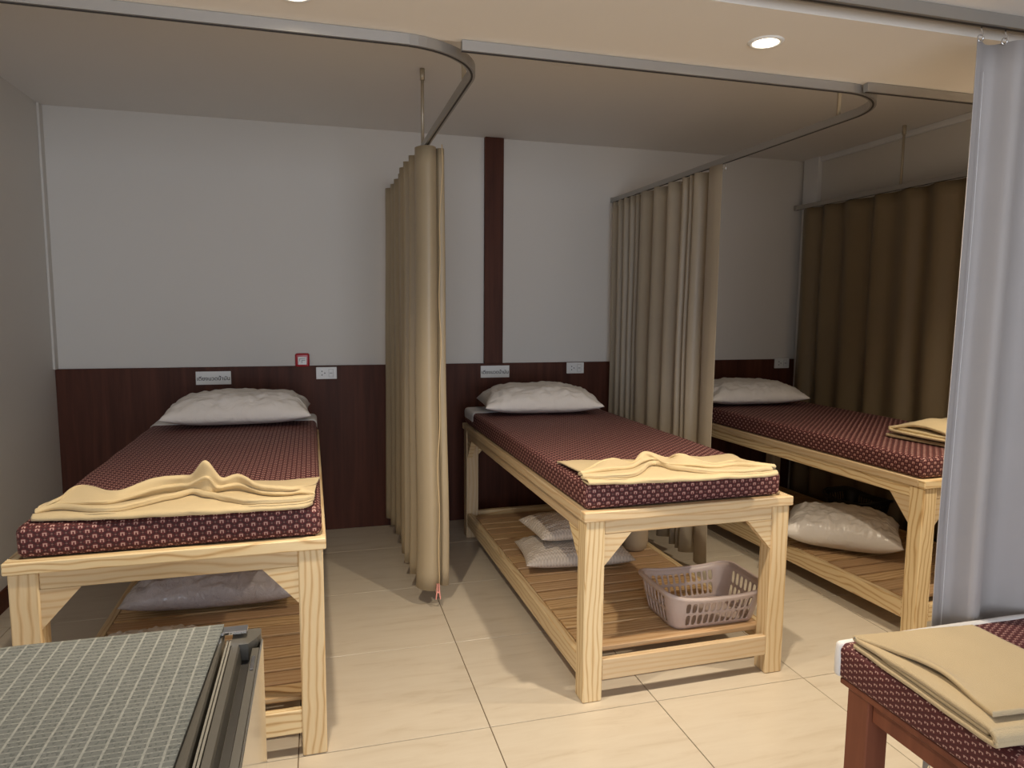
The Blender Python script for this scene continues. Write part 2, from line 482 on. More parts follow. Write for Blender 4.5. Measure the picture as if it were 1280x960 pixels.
# ------------------------------------------------------------------ downlights
def downlight(x, y, label):
    t = thing('downlight', label, 'light', (x, y, ZSOF), group='downlights in the soffit')
    bm = bmesh.new(); lathe(bm, [(0.034, -0.001), (0.034, -0.004), (0.043, -0.004), (0.047, 0.0)], 32)
    obj('trim_ring', bm, M['white_plastic'], t, True)
    bm = bmesh.new(); r = lathe(bm, [(0.034, -0.0015), (0.02, -0.002), (0.001, -0.002)], 32); bm.faces.new(r[-1])
    obj('lens', bm, M['lamp'], t, True)
    ld = bpy.data.lights.new('lamp_beam', 'SPOT'); ld.energy = LAMP_W; ld.color = LAMP_C
    ld.spot_size = math.radians(140); ld.spot_blend = 1.0; ld.shadow_soft_size = 0.025
    lo = bpy.data.objects.new('lamp_beam', ld); COL.objects.link(lo); lo.parent = t; lo.location = (0, 0, -0.03)
    return t
downlight(-0.552, -0.318, 'glowing downlight at the top edge, above the left bed')
downlight(0.661, -0.372, 'glowing round downlight in the soffit above the middle bed')
downlight(1.874, -0.372, 'glowing downlight hidden behind the grey curtain, above the right bed')

# ------------------------------------------------------------------ wooden massage beds
BW, BL, BH = 0.828, 1.90, 0.682
def make_bed(label, loc, rz):
    t = thing('massage_bed', label, 'bed', loc, rz, 'pine massage beds')
    P = M['pine']; lx, ly, ins = 0.072, 0.07, 0.009
    def part(name, a, grain, bev=0.003):
        bm = bmesh.new(); box(bm, *a, grain=grain, bev=bev); return obj(name, bm, P, t)
    part('bed_top', (0.03, BW - 0.03, 0.032, BL - 0.032, BH - 0.028, BH - 0.006), 1)
    part('edge_board', (0, BW, 0, 0.032, BH - 0.034, BH), 0)
    part('edge_board', (0, BW, BL - 0.032, BL, BH - 0.034, BH), 0)
    part('edge_board', (0, 0.032, 0.0322, BL - 0.0322, BH - 0.034, BH), 1)
    part('edge_board', (BW - 0.032, BW, 0.0322, BL - 0.0322, BH - 0.034, BH), 1)
    x0, x1, y0, y1 = ins, BW - ins, ins, BL - ins
    for lxx in (x0, x1 - lx):
        for lyy in (y0, y1 - ly):
            part('leg', (lxx, lxx + lx, lyy, lyy + ly, 0, BH - 0.034), 2, 0.004)
    az0, az1, s = BH - 0.034 - 0.05, BH - 0.034, 0.004
    part('apron', (x0 + lx, x1 - lx, y0 + s, y0 + s + 0.03, az0, az1), 0)
    part('apron', (x0 + lx, x1 - lx, y1 - s - 0.03, y1 - s, az0, az1), 0)
    part('apron', (x0 + s, x0 + s + 0.03, y0 + ly, y1 - ly, az0, az1), 1)
    part('apron', (x1 - s - 0.03, x1 - s, y0 + ly, y1 - ly, az0, az1), 1)
    # triangular corner braces
    w, h, c = 0.10, 0.112, 0.012
    for ya, yb in ((y0 + s + 0.001, y0 + s + 0.031), (y1 - s - 0.031, y1 - s - 0.001)):
        for sx, xx in ((1, x0 + lx), (-1, x1 - lx)):
            bm = bmesh.new()
            prism(bm, [(xx, az0), (xx + sx*w, az0), (xx, az0 - h)], 1, ya, yb, 0)
            obj('corner_brace', bm, P, t)
    for xa, xb in ((x0 + s + 0.001, x0 + s + 0.031), (x1 - s - 0.031, x1 - s - 0.001)):
        for sy, yy in ((1, y0 + ly), (-1, y1 - ly)):
            bm = bmesh.new()
            prism(bm, [(yy, az0), (yy + sy*w, az0), (yy, az0 - h)], 0, xa, xb, 1)
            obj('corner_brace', bm, P, t)
    # low rails and the slatted shelf
    rz0, rz1 = 0.074, 0.150
    part('lower_rail', (x0 + lx, x1 - lx, y0 + 0.003, y0 + 0.027, rz0, rz1), 0)
    part('lower_rail', (x0 + lx, x1 - lx, y1 - 0.035, y1 - 0.003, rz0, rz1), 0)
    part('lower_rail', (x0 + 0.003, x0 + 0.035, y0 + ly, y1 - ly, rz0, rz1), 1)
    part('lower_rail', (x1 - 0.035, x1 - 0.003, y0 + ly, y1 - ly, rz0, rz1), 1)
    for xx in (x0 + 0.0352, x1 - 0.0552):
        part('ledger', (xx, xx + 0.02, y0 + ly, y1 - ly, rz1 - 0.045, rz1 - 0.0155), 1)
    y = 0.094; k = 0
    while y + 0.076 < BL - 0.08:
        wd = random.uniform(0.070, 0.078)
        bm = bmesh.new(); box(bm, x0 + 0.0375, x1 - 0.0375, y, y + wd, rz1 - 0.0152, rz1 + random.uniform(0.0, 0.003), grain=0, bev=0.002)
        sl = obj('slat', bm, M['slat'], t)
        y += wd + random.uniform(0.009, 0.020)
    return t

bed_a = make_bed('pine massage bed on the left, partly behind the fridge', (-1.333, -0.018, 0), math.radians(0.6))
bed_b = make_bed('pine massage bed in the middle with a laundry basket on its slatted shelf', (0.331, 0.038, 0), math.radians(1.0))
bed_c = make_bed('pine massage bed on the right, behind the grey curtain edge', (1.826, 0.118, 0), math.radians(3.0))

def rounded_box(bm, x0, x1, y0, y1, z0, z1, r, step=0.03, jit=0.0, seed=0.0):
    """closed box with rounded edges; uv in metres, one projection per side"""
    uvl = bm.loops.layers.uv.verify()
    c = Vector(((x0+x1)/2, (y0+y1)/2, (z0+z1)/2)); hs = Vector(((x1-x0)/2, (y1-y0)/2, (z1-z0)/2))
    def axis_pts(h):
        n = max(2, int(2*(h - r)/step)); a = [-h, -h + r*0.3, -h + r*0.65]
        a += [-h + r + 2*(h-r)*i/n for i in range(n+1)]
        return a + [h - r*0.65, h - r*0.3, h]
    cache = {}
    def vert(p):
        q = Vector([max(-hs[i]+r, min(hs[i]-r, p[i])) for i in range(3)])
        d = p - q
        if d.length > 1e-9: q = q + d.normalized()*r
        if jit:
            nv = noise.noise(Vector((q.x*9 + seed, q.y*9, q.z*14)))
            if d.z > -0.3*r: q = q + d.normalized()*nv*jit
        key = tuple(round(v, 5) for v in p)
        if key not in cache: cache[key] = bm.verts.new(c + q)
        return cache[key]
    for ax in range(3):
        o = [i for i in range(3) if i != ax]
        A, B = axis_pts(hs[o[0]]), axis_pts(hs[o[1]])
        for s in (-1, 1):
            for i in range(len(A)-1):
                for j in range(len(B)-1):
                    ps = []
                    for (a, b) in ((A[i], B[j]), (A[i+1], B[j]), (A[i+1], B[j+1]), (A[i], B[j+1])):
                        p = Vector((0, 0, 0)); p[ax] = s*hs[ax]; p[o[0]] = a; p[o[1]] = b; ps.append(p)
                    flip = (s > 0) == (ax == 1)
                    if flip: ps = ps[::-1]
                    f = bm.faces.new([vert(p) for p in ps])
                    for l, p in zip(f.loops, ps):
                        if ax == 2: l[uvl].uv = (p.x, p.y)
                        elif ax == 1: l[uvl].uv = (p.x, p.z*1.0 + s*hs.y)
                        else: l[uvl].uv = (p.y + 0.004, p.z)

def make_mattress(label, bed, xo, yo, wdt=0.785, lng=1.87, seed=0.0):
    t = thing('mattress', label, 'mattress', bed.location, bed.rotation_euler.z, 'maroon mattresses on the pine beds')
    z0 = BH + 0.001
    bm = bmesh.new(); rounded_box(bm, xo, xo + wdt, yo, yo + lng, z0, z0 + 0.09, 0.022, 0.05, 0.003, seed)
    obj('cover', bm, M['thai'], t, True)
    bm = bmesh.new(); rounded_box(bm, xo - 0.003, xo + wdt + 0.003, yo + lng - 0.24, yo + lng + 0.004, z0 + 0.025, z0 + 0.0935, 0.024, 0.05, 0.002, seed)
    o = obj('head_sheet', bm, M['sheet'], t, True); o['label'] = 'white cotton sheet over the head end'
    return t
make_mattress('maroon patterned mattress on the left pine bed', bed_a, 0.027, 0.020, 0.79, seed=1.0)
make_mattress('maroon patterned mattress on the middle pine bed', bed_b, 0.010, 0.022, 0.780, seed=5.0)
make_mattress('maroon patterned mattress on the right pine bed beside the grey curtain', bed_c, 0.006, 0.02, 0.770, seed=9.0)
ZM = BH + 0.091

# ------------------------------------------------------------------ pillows
def pillow_bm(L, D, H, seed, flat=0.32, wr=0.011, n=80, m=56):
    bm = bmesh.new(); uvl = bm.loops.layers.uv.verify()
    def pt(u, v, side):
        # pinched outline, corners drawn out
        au, av = abs(u), abs(v)
        x = u*L/2*(1 - 0.05*(1 - av**2)); y = v*D/2*(1 - 0.07*(1 - au**2))
        e = max(0.0, (1 - au**3.6))**0.55 * max(0.0, (1 - av**2.6))**0.5
        h = H*e
        nv = noise.noise(Vector((u*2.2 + seed, v*2.0, seed)))
        # creases run inwards from the seams
        edge = max(au, av)
        cr_ = noise.noise(Vector((u*10 + seed*3, v*3.5, side*3.1))) * (0.25 + edge) * wr * min(1, e*3)
        cr_ += noise.noise(Vector((u*4 - seed, v*11, side*1.7))) * edge * wr * 0.8 * min(1, e*3)
        z = h*(1 - flat)*(1 + 0.10*nv) + cr_ if side > 0 else -h*flat
        return Vector((x, y, z + H*flat))
    for side in (1, -1):
        V = [[bm.verts.new(pt(-1 + 2*i/n, -1 + 2*j/m, side)) for i in range(n+1)] for j in range(m+1)]
        for j in range(m):
            for i in range(n):
                q = [V[j][i], V[j][i+1], V[j+1][i+1], V[j+1][i]]
                ij = [(i, j), (i+1, j), (i+1, j+1), (i, j+1)]
                if side < 0: q.reverse(); ij.reverse()
                f = bm.faces.new(q)
                for l, (a, b) in zip(f.loops, ij): l[uvl].uv = (a/n*L, b/m*D)
    bmesh.ops.remove_doubles(bm, verts=bm.verts[:], dist=1e-5)
    return bm

def pillow(name, label, cat, loc, rz, L, D, H, seed, mat, rx=0.0, ry=0.0, group=None, flat=0.32, wr=0.011):
    o = obj(name, pillow_bm(L, D, H, seed, flat, wr), mat, None, True)
    o.location = loc; o.rotation_euler = (rx, ry, rz)
    return tag(o, label, cat, group)
G = 'white pillows on the mattresses'
pillow('pillow', 'white cotton pillow at the head of the left bed, under the sign', 'pillow', (-0.90, 1.64, ZM + 0.005), math.radians(1), 0.68, 0.44, 0.165, 1.3, M['pillow'], group=G)
pillow('pillow', 'white cotton pillow at the head of the middle bed', 'pillow', (0.685, 1.68, ZM + 0.004), math.radians(-6), 0.66, 0.44, 0.16, 4.1, M['pillow'], group=G)
pillow('pillow', 'white pillow at the head of the right bed, half behind the taupe curtain', 'pillow', (2.07, 1.74, ZM + 0.004), math.radians(-4), 0.66, 0.42, 0.15, 7.7, M['pillow'], group=G)
ZS = 0.1545
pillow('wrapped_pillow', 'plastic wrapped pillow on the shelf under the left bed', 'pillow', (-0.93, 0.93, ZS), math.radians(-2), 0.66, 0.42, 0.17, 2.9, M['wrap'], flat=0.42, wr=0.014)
pillow('cushion', 'pale cushion lying low under the left bed, behind the fridge', 'cushion', (-1.10, 0.40, ZS), math.radians(4), 0.34, 0.28, 0.10, 12.4, M['pillow'], flat=0.4)
pillow('wrapped_pillow', 'white pillow in a clear bag under the right bed', 'pillow', (2.06, 0.82, ZS + 0.006), math.radians(-42), 0.54, 0.42, 0.20, 6.2, M['wrap2'] if 'wrap2' in M else M['pillow'], flat=0.42, wr=0.012)
pillow('knit_cushion', 'grey beige knitted cushion, lower one of the pair under the middle bed', 'cushion', (0.645, 0.97, ZS), math.radians(-6), 0.52, 0.34, 0.115, 3.3, M['knit'], flat=0.42, wr=0.004, group='knitted cushions under the middle bed')
pillow('knit_cushion', 'grey beige knitted cushion lying on top of the pair under the middle bed', 'cushion', (0.665, 1.02, ZS + 0.116), math.radians(4), 0.46, 0.32, 0.10, 8.3, M['knit'], flat=0.42, wr=0.004, group='knitted cushions under the middle bed')
bm = bmesh.new()
r = lathe(bm, [(0.001, 0.0), (0.05, 0.0), (0.062, 0.012), (0.068, 0.04), (0.071, 0.16), (0.073, 0.165), (0.068, 0.165), (0.064, 0.05), (0.06, 0.02), (0.001, 0.018)], 32)
tub = obj('tub', bm, M['tan_tub'], None, True); tub.location = (1.005, 1.05, ZS)
tag(tub, 'tan round tub behind the knitted cushions under the middle bed', 'tub')

# ------------------------------------------------------------------ towels
def sheet_from_grid(name, ctrl, mat, nx, ny, t, seed, jit=0.0025, smooth_n=0):
    rows = [spline(c, ny) for c in ctrl]
    cols = list(zip(*rows))
    out = []
    for j, c in enumerate(cols):
        out.append(spline([list(p) for p in c], nx))
    for j in range(len(out)):
        for i in range(nx):
            p = Vector(out[j][i])
            d = noise.noise_vector(p*16 + Vector((seed, 0, 0)))*jit + noise.noise_vector(p*42 + Vector((seed, 3, 0)))*jit*0.4
            p += d
            p.z = max(p.z, 0.003)
            out[j][i] = p
    bm = bmesh.new(); grid_faces(bm, [list(r) for r in out])
    o = obj(name, bm, mat, None, True)
    return thick(o, t, 0.0)
TOWEL_A = [[[-1.274,0.077,0.004],[-1.274,0.025,0.003],[-1.274,0.015,0.009],[-1.274,0.025,0.017],[-1.274,0.028,0.017],[-1.274,0.049,0.012],[-1.274,0.053,0.016],[-1.274,0.045,0.013],[-1.274,0.039,0.02],[-1.274,0.049,0.026],[-1.27,0.059,0.015],[-1.27,0.059,0.021],[-1.27,0.055,0.02],[-1.27,0.051,0.026],[-1.27,0.061,0.03],[-1.261,0.057,0.026],[-1.261,0.067,0.03],[-1.261,0.081,0.024],[-1.261,0.083,0.011],[-1.261,0.095,0.004]],[[-1.205,0.064,0.004],[-1.205,0.012,0.003],[-1.205,0.002,0.009],[-1.205,0.012,0.017],[-1.216,0.031,0.017],[-1.227,0.071,0.012],[-1.227,0.075,0.021],[-1.227,0.064,0.019],[-1.227,0.058,0.026],[-1.227,0.068,0.032],[-1.238,0.082,0.019],[-1.238,0.082,0.026],[-1.238,0.078,0.026],[-1.238,0.074,0.032],[-1.238,0.084,0.036],[-1.228,0.08,0.041],[-1.228,0.09,0.045],[-1.228,0.104,0.036],[-1.228,0.111,0.011],[-1.228,0.123,0.004]],[[-1.124,0.053,0.004],[-1.124,0.001,0.003],[-1.124,-0.009,0.009],[-1.124,0.001,0.017],[-1.123,-0.001,0.017],[-1.121,0.043,0.012],[-1.121,0.047,0.021],[-1.121,0.011,0.019],[-1.121,0.005,0.026],[-1.121,0.015,0.032],[-1.134,0.081,0.019],[-1.134,0.083,0.027],[-1.134,0.057,0.028],[-1.134,0.053,0.034],[-1.134,0.063,0.038],[-1.2,0.172,0.051],[-1.2,0.182,0.055],[-1.2,0.196,0.044],[-1.2,0.228,0.011],[-1.2,0.24,0.004]],[[-1.056,0.045,0.004],[-1.056,-0.007,0.003],[-1.056,-0.017,0.009],[-1.056,-0.007,0.017],[-1.058,-0.004,0.017],[-1.06,0.051,0.012],[-1.06,0.055,0.021],[-1.06,0.012,0.019],[-1.06,0.006,0.026],[-1.06,0.016,0.032],[-1.076,0.09,0.019],[-1.076,0.092,0.026],[-1.076,0.077,0.026],[-1.076,0.073,0.032],[-1.076,0.083,0.036],[-1.09,0.096,0.046],[-1.09,0.106,0.05],[-1.09,0.12,0.04],[-1.09,0.152,0.011],[-1.09,0.164,0.004]],[[-0.968,0.041,0.004],[-0.968,-0.011,0.003],[-0.968,-0.021,0.009],[-0.968,-0.011,0.017],[-0.976,0.022,0.017],[-0.985,0.109,0.012],[-0.985,0.113,0.021],[-0.985,0.07,0.019],[-0.985,0.064,0.026],[-0.985,0.074,0.032],[-0.999,0.147,0.019],[-0.999,0.148,0.035],[-0.999,0.139,0.037],[-0.999,0.135,0.043],[-0.999,0.145,0.047],[-1.002,0.148,0.066],[-1.002,0.158,0.07],[-1.002,0.172,0.056],[-1.002,0.204,0.011],[-1.002,0.216,0.004]],[[-0.905,0.037,0.004],[-0.905,-0.015,0.003],[-0.905,-0.025,0.009],[-0.905,-0.015,0.017],[-0.917,0.044,0.017],[-0.928,0.154,0.012],[-0.928,0.158,0.021],[-0.928,0.118,0.019],[-0.928,0.112,0.026],[-0.928,0.122,0.032],[-0.937,0.172,0.019],[-0.937,0.172,0.035],[-0.937,0.168,0.037],[-0.937,0.164,0.043],[-0.937,0.174,0.047],[-0.93,0.17,0.066],[-0.93,0.18,0.07],[-0.93,0.194,0.056],[-0.93,0.196,0.011],[-0.93,0.208,0.004]],[[-0.873,0.037,0.004],[-0.873,-0.015,0.003],[-0.873,-0.025,0.009],[-0.873,-0.015,0.017],[-0.883,0.059,0.017],[-0.892,0.15,0.012],[-0.892,0.154,0.021],[-0.892,0.146,0.019],[-0.892,0.14,0.026],[-0.892,0.15,0.032],[-0.899,0.16,0.019],[-0.899,0.16,0.037],[-0.899,0.156,0.041],[-0.899,0.152,0.046],[-0.899,0.162,0.051],[-0.893,0.158,0.071],[-0.893,0.168,0.075],[-0.893,0.182,0.06],[-0.893,0.184,0.011],[-0.893,0.196,0.004]],[[-0.837,0.032,0.004],[-0.837,-0.02,0.003],[-0.837,-0.03,0.009],[-0.837,-0.02,0.017],[-0.845,0.04,0.017],[-0.852,0.118,0.012],[-0.852,0.122,0.021],[-0.852,0.114,0.019],[-0.852,0.108,0.026],[-0.852,0.118,0.032],[-0.848,0.128,0.019],[-0.848,0.128,0.06],[-0.848,0.124,0.068],[-0.848,0.12,0.074],[-0.848,0.13,0.078],[-0.849,0.126,0.116],[-0.849,0.136,0.12],[-0.849,0.15,0.096],[-0.849,0.152,0.011],[-0.849,0.164,0.004]],[[-0.801,0.028,0.004],[-0.801,-0.024,0.003],[-0.801,-0.034,0.009],[-0.801,-0.024,0.017],[-0.807,0.019,0.017],[-0.813,0.115,0.012],[-0.813,0.119,0.021],[-0.813,0.076,0.019],[-0.813,0.07,0.026],[-0.813,0.08,0.032],[-0.821,0.141,0.019],[-0.821,0.141,0.032],[-0.821,0.137,0.034],[-0.821,0.133,0.04],[-0.821,0.143,0.044],[-0.813,0.139,0.061],[-0.813,0.149,0.065],[-0.813,0.163,0.052],[-0.813,0.165,0.011],[-0.813,0.177,0.004]],[[-0.748,0.027,0.004],[-0.748,-0.025,0.003],[-0.748,-0.035,0.009],[-0.748,-0.025,0.017],[-0.75,-0.012,0.017],[-0.752,0.054,0.012],[-0.752,0.058,0.021],[-0.752,0.015,0.019],[-0.752,0.009,0.026],[-0.752,0.019,0.032],[-0.758,0.143,0.019],[-0.758,0.143,0.035],[-0.758,0.139,0.037],[-0.758,0.135,0.043],[-0.758,0.145,0.047],[-0.758,0.141,0.066],[-0.758,0.151,0.07],[-0.758,0.165,0.056],[-0.749,0.286,0.011],[-0.749,0.298,0.004]],[[-0.695,0.026,0.004],[-0.695,-0.026,0.003],[-0.695,-0.036,0.009],[-0.695,-0.026,0.017],[-0.695,-0.028,0.017],[-0.695,0.023,0.012],[-0.695,0.027,0.021],[-0.695,-0.016,0.019],[-0.695,-0.022,0.026],[-0.695,-0.012,0.032],[-0.695,0.075,0.019],[-0.695,0.075,0.027],[-0.695,0.071,0.028],[-0.695,0.067,0.034],[-0.695,0.077,0.038],[-0.701,0.073,0.051],[-0.701,0.083,0.055],[-0.701,0.097,0.044],[-0.683,0.284,0.011],[-0.683,0.296,0.004]],[[-0.628,0.025,0.004],[-0.628,-0.027,0.003],[-0.628,-0.037,0.009],[-0.628,-0.027,0.017],[-0.627,-0.029,0.017],[-0.626,0.022,0.012],[-0.626,0.026,0.021],[-0.626,-0.017,0.019],[-0.626,-0.023,0.026],[-0.626,-0.013,0.032],[-0.63,0.044,0.019],[-0.63,0.044,0.026],[-0.63,0.04,0.026],[-0.63,0.036,0.032],[-0.63,0.046,0.036],[-0.636,0.042,0.046],[-0.636,0.052,0.05],[-0.636,0.066,0.04],[-0.628,0.277,0.011],[-0.628,0.289,0.004]],[[-0.566,0.03,0.004],[-0.566,-0.022,0.003],[-0.566,-0.032,0.009],[-0.566,-0.022,0.017],[-0.565,-0.024,0.017],[-0.565,0.027,0.012],[-0.565,0.031,0.021],[-0.565,-0.012,0.019],[-0.565,-0.018,0.026],[-0.565,-0.008,0.032],[-0.574,0.053,0.019],[-0.574,0.053,0.026],[-0.574,0.049,0.026],[-0.574,0.045,0.032],[-0.574,0.055,0.036],[-0.581,0.051,0.041],[-0.581,0.061,0.045],[-0.581,0.075,0.036],[-0.572,0.284,0.011],[-0.572,0.296,0.004]],[[-0.542,0.061,0.004],[-0.542,0.009,0.003],[-0.542,-0.001,0.009],[-0.542,0.009,0.017],[-0.54,0.007,0.017],[-0.538,0.026,0.012],[-0.538,0.03,0.016],[-0.538,0.019,0.013],[-0.538,0.013,0.02],[-0.538,0.023,0.026],[-0.535,0.057,0.015],[-0.535,0.059,0.021],[-0.535,0.033,0.02],[-0.535,0.029,0.026],[-0.535,0.039,0.03],[-0.532,0.165,0.016],[-0.532,0.175,0.02],[-0.532,0.189,0.016],[-0.519,0.299,0.011],[-0.519,0.311,0.004]]]
TOWEL_B = [[[0.345,0.086,0.004],[0.345,0.034,0.003],[0.345,0.024,0.009],[0.345,0.034,0.017],[0.343,0.048,0.017],[0.341,0.083,0.012],[0.341,0.087,0.016],[0.341,0.075,0.013],[0.341,0.069,0.02],[0.341,0.079,0.026],[0.341,0.109,0.015],[0.341,0.111,0.021],[0.341,0.09,0.02],[0.341,0.086,0.026],[0.341,0.096,0.03],[0.36,0.119,0.018],[0.36,0.129,0.022],[0.36,0.143,0.018],[0.352,0.343,0.011],[0.352,0.355,0.004]],[[0.429,0.07,0.004],[0.429,0.018,0.003],[0.429,0.008,0.009],[0.429,0.018,0.017],[0.427,0.016,0.017],[0.425,0.067,0.012],[0.425,0.071,0.021],[0.425,0.028,0.019],[0.425,0.022,0.026],[0.425,0.032,0.032],[0.43,0.124,0.019],[0.43,0.126,0.026],[0.43,0.1,0.026],[0.43,0.096,0.032],[0.43,0.106,0.036],[0.498,0.194,0.041],[0.498,0.204,0.045],[0.498,0.218,0.036],[0.547,0.32,0.011],[0.547,0.332,0.004]],[[0.508,0.059,0.004],[0.508,0.007,0.003],[0.508,-0.003,0.009],[0.508,0.007,0.017],[0.518,0.02,0.017],[0.527,0.086,0.012],[0.527,0.09,0.021],[0.527,0.047,0.019],[0.527,0.041,0.026],[0.527,0.051,0.032],[0.54,0.142,0.019],[0.54,0.144,0.026],[0.54,0.118,0.026],[0.54,0.114,0.032],[0.54,0.124,0.036],[0.581,0.175,0.028],[0.581,0.185,0.032],[0.581,0.199,0.026],[0.641,0.298,0.011],[0.641,0.31,0.004]],[[0.57,0.054,0.004],[0.57,0.002,0.003],[0.57,-0.008,0.009],[0.57,0.002,0.017],[0.614,0.085,0.017],[0.658,0.199,0.012],[0.658,0.203,0.021],[0.658,0.182,0.019],[0.658,0.176,0.026],[0.658,0.186,0.032],[0.665,0.213,0.019],[0.665,0.213,0.03],[0.665,0.209,0.031],[0.665,0.205,0.037],[0.665,0.215,0.041],[0.648,0.211,0.056],[0.648,0.221,0.06],[0.648,0.235,0.048],[0.73,0.312,0.011],[0.73,0.324,0.004]],[[0.654,0.05,0.004],[0.654,-0.002,0.003],[0.654,-0.012,0.009],[0.654,-0.002,0.017],[0.675,0.042,0.017],[0.696,0.119,0.012],[0.696,0.123,0.021],[0.696,0.1,0.019],[0.696,0.094,0.026],[0.696,0.104,0.032],[0.689,0.153,0.019],[0.689,0.155,0.026],[0.689,0.129,0.026],[0.689,0.125,0.032],[0.689,0.135,0.036],[0.732,0.198,0.031],[0.732,0.208,0.035],[0.732,0.222,0.028],[0.818,0.305,0.011],[0.818,0.317,0.004]],[[0.739,0.045,0.004],[0.739,-0.007,0.003],[0.739,-0.017,0.009],[0.739,-0.007,0.017],[0.751,0.006,0.017],[0.763,0.072,0.012],[0.763,0.076,0.021],[0.763,0.033,0.019],[0.763,0.027,0.026],[0.763,0.037,0.032],[0.773,0.124,0.019],[0.773,0.126,0.027],[0.773,0.1,0.028],[0.773,0.096,0.034],[0.773,0.106,0.038],[0.768,0.164,0.051],[0.768,0.174,0.055],[0.768,0.188,0.044],[0.91,0.29,0.011],[0.91,0.302,0.004]],[[0.828,0.043,0.004],[0.828,-0.009,0.003],[0.828,-0.019,0.009],[0.828,-0.009,0.017],[0.836,-0.004,0.017],[0.844,0.054,0.012],[0.844,0.058,0.016],[0.844,0.015,0.013],[0.844,0.009,0.02],[0.844,0.019,0.026],[0.847,0.099,0.015],[0.847,0.101,0.021],[0.847,0.08,0.02],[0.847,0.076,0.026],[0.847,0.086,0.03],[0.856,0.109,0.026],[0.856,0.119,0.03],[0.856,0.133,0.024],[0.999,0.294,0.011],[0.999,0.306,0.004]],[[0.918,0.041,0.004],[0.918,-0.011,0.003],[0.918,-0.021,0.009],[0.918,-0.011,0.017],[0.923,-0.013,0.017],[0.927,0.038,0.012],[0.927,0.042,0.016],[0.927,-0.001,0.013],[0.927,-0.007,0.02],[0.927,0.003,0.026],[0.94,0.113,0.015],[0.94,0.115,0.021],[0.94,0.089,0.02],[0.94,0.085,0.026],[0.94,0.095,0.03],[0.968,0.134,0.024],[0.968,0.144,0.028],[0.968,0.158,0.022],[1.066,0.305,0.011],[1.066,0.317,0.004]],[[1.005,0.042,0.004],[1.005,-0.01,0.003],[1.005,-0.02,0.009],[1.005,-0.01,0.017],[1.0,-0.012,0.017],[0.995,0.019,0.012],[0.995,0.023,0.021],[0.995,0.0,0.019],[0.995,-0.006,0.026],[0.995,0.004,0.032],[1.002,0.053,0.019],[1.002,0.055,0.026],[1.002,0.029,0.026],[1.002,0.025,0.032],[1.002,0.035,0.036],[1.001,0.067,0.031],[1.001,0.077,0.035],[1.001,0.091,0.028],[1.057,0.198,0.011],[1.057,0.21,0.004]],[[1.054,0.051,0.004],[1.054,-0.001,0.003],[1.054,-0.011,0.009],[1.054,-0.001,0.017],[1.046,-0.003,0.017],[1.039,0.013,0.012],[1.039,0.017,0.016],[1.039,0.009,0.013],[1.039,0.003,0.02],[1.039,0.013,0.026],[1.063,0.023,0.015],[1.063,0.023,0.021],[1.063,0.019,0.02],[1.063,0.015,0.026],[1.063,0.025,0.03],[1.058,0.021,0.026],[1.058,0.031,0.03],[1.058,0.045,0.024],[1.086,0.143,0.011],[1.086,0.155,0.004]]]

ta = sheet_from_grid('towel', TOWEL_A, M['towel'], 120, 150, 0.005, 1.0)
ta.location = (0, 0.02, ZM + 0.002)
tag(ta, 'crumpled beige towel across the foot of the left bed', 'towel', 'beige towels on the pine beds')
tb = sheet_from_grid('towel', TOWEL_B, M['towel'], 120, 150, 0.005, 4.0)
tb.location = (0, 0.02, ZM + 0.002)
tag(tb, 'crumpled beige towel across the foot of the middle bed', 'towel', 'beige towels on the pine beds')
# rolled-over folded towel on the right bed
prof = [(0.0, 0.30, 0.004), (0, 0.15, 0.003), (0, 0.0, 0.004), (0, -0.014, 0.014), (0, 0.0, 0.026), (0, 0.14, 0.028), (0, 0.27, 0.03),
        (0, 0.285, 0.036), (0, 0.27, 0.042), (0, 0.15, 0.042), (0, 0.02, 0.04), (0, 0.0, 0.05), (0, 0.02, 0.062), (0, 0.09, 0.07), (0, 0.16, 0.072), (0, 0.23, 0.055), (0, 0.26, 0.05)]
ctrl = []
for i, x in enumerate((0, 0.08, 0.2, 0.35, 0.5)):
    k = (0.9, 1.45, 1.35, 1.5, 1.3)[i]
    ctrl.append([(x + (0.012 if i == 0 else 0)*math.sin(j), p[1]*(1 + 0.04*math.sin(i*2.0 + j)) , p[2] if p[2] < 0.03 else 0.03 + (p[2]-0.03)*k) for j, p in enumerate(prof)])
tc = sheet_from_grid('towel', ctrl, M['towel'], 50, 110, 0.012, 8.0)
tc.location = (2.085, 0.26, ZM + 0.007); tc.rotation_euler.z = math.radians(8)
tag(tc, 'folded beige towel on the right bed, cut off by the grey curtain', 'towel', 'beige towels on the pine beds')

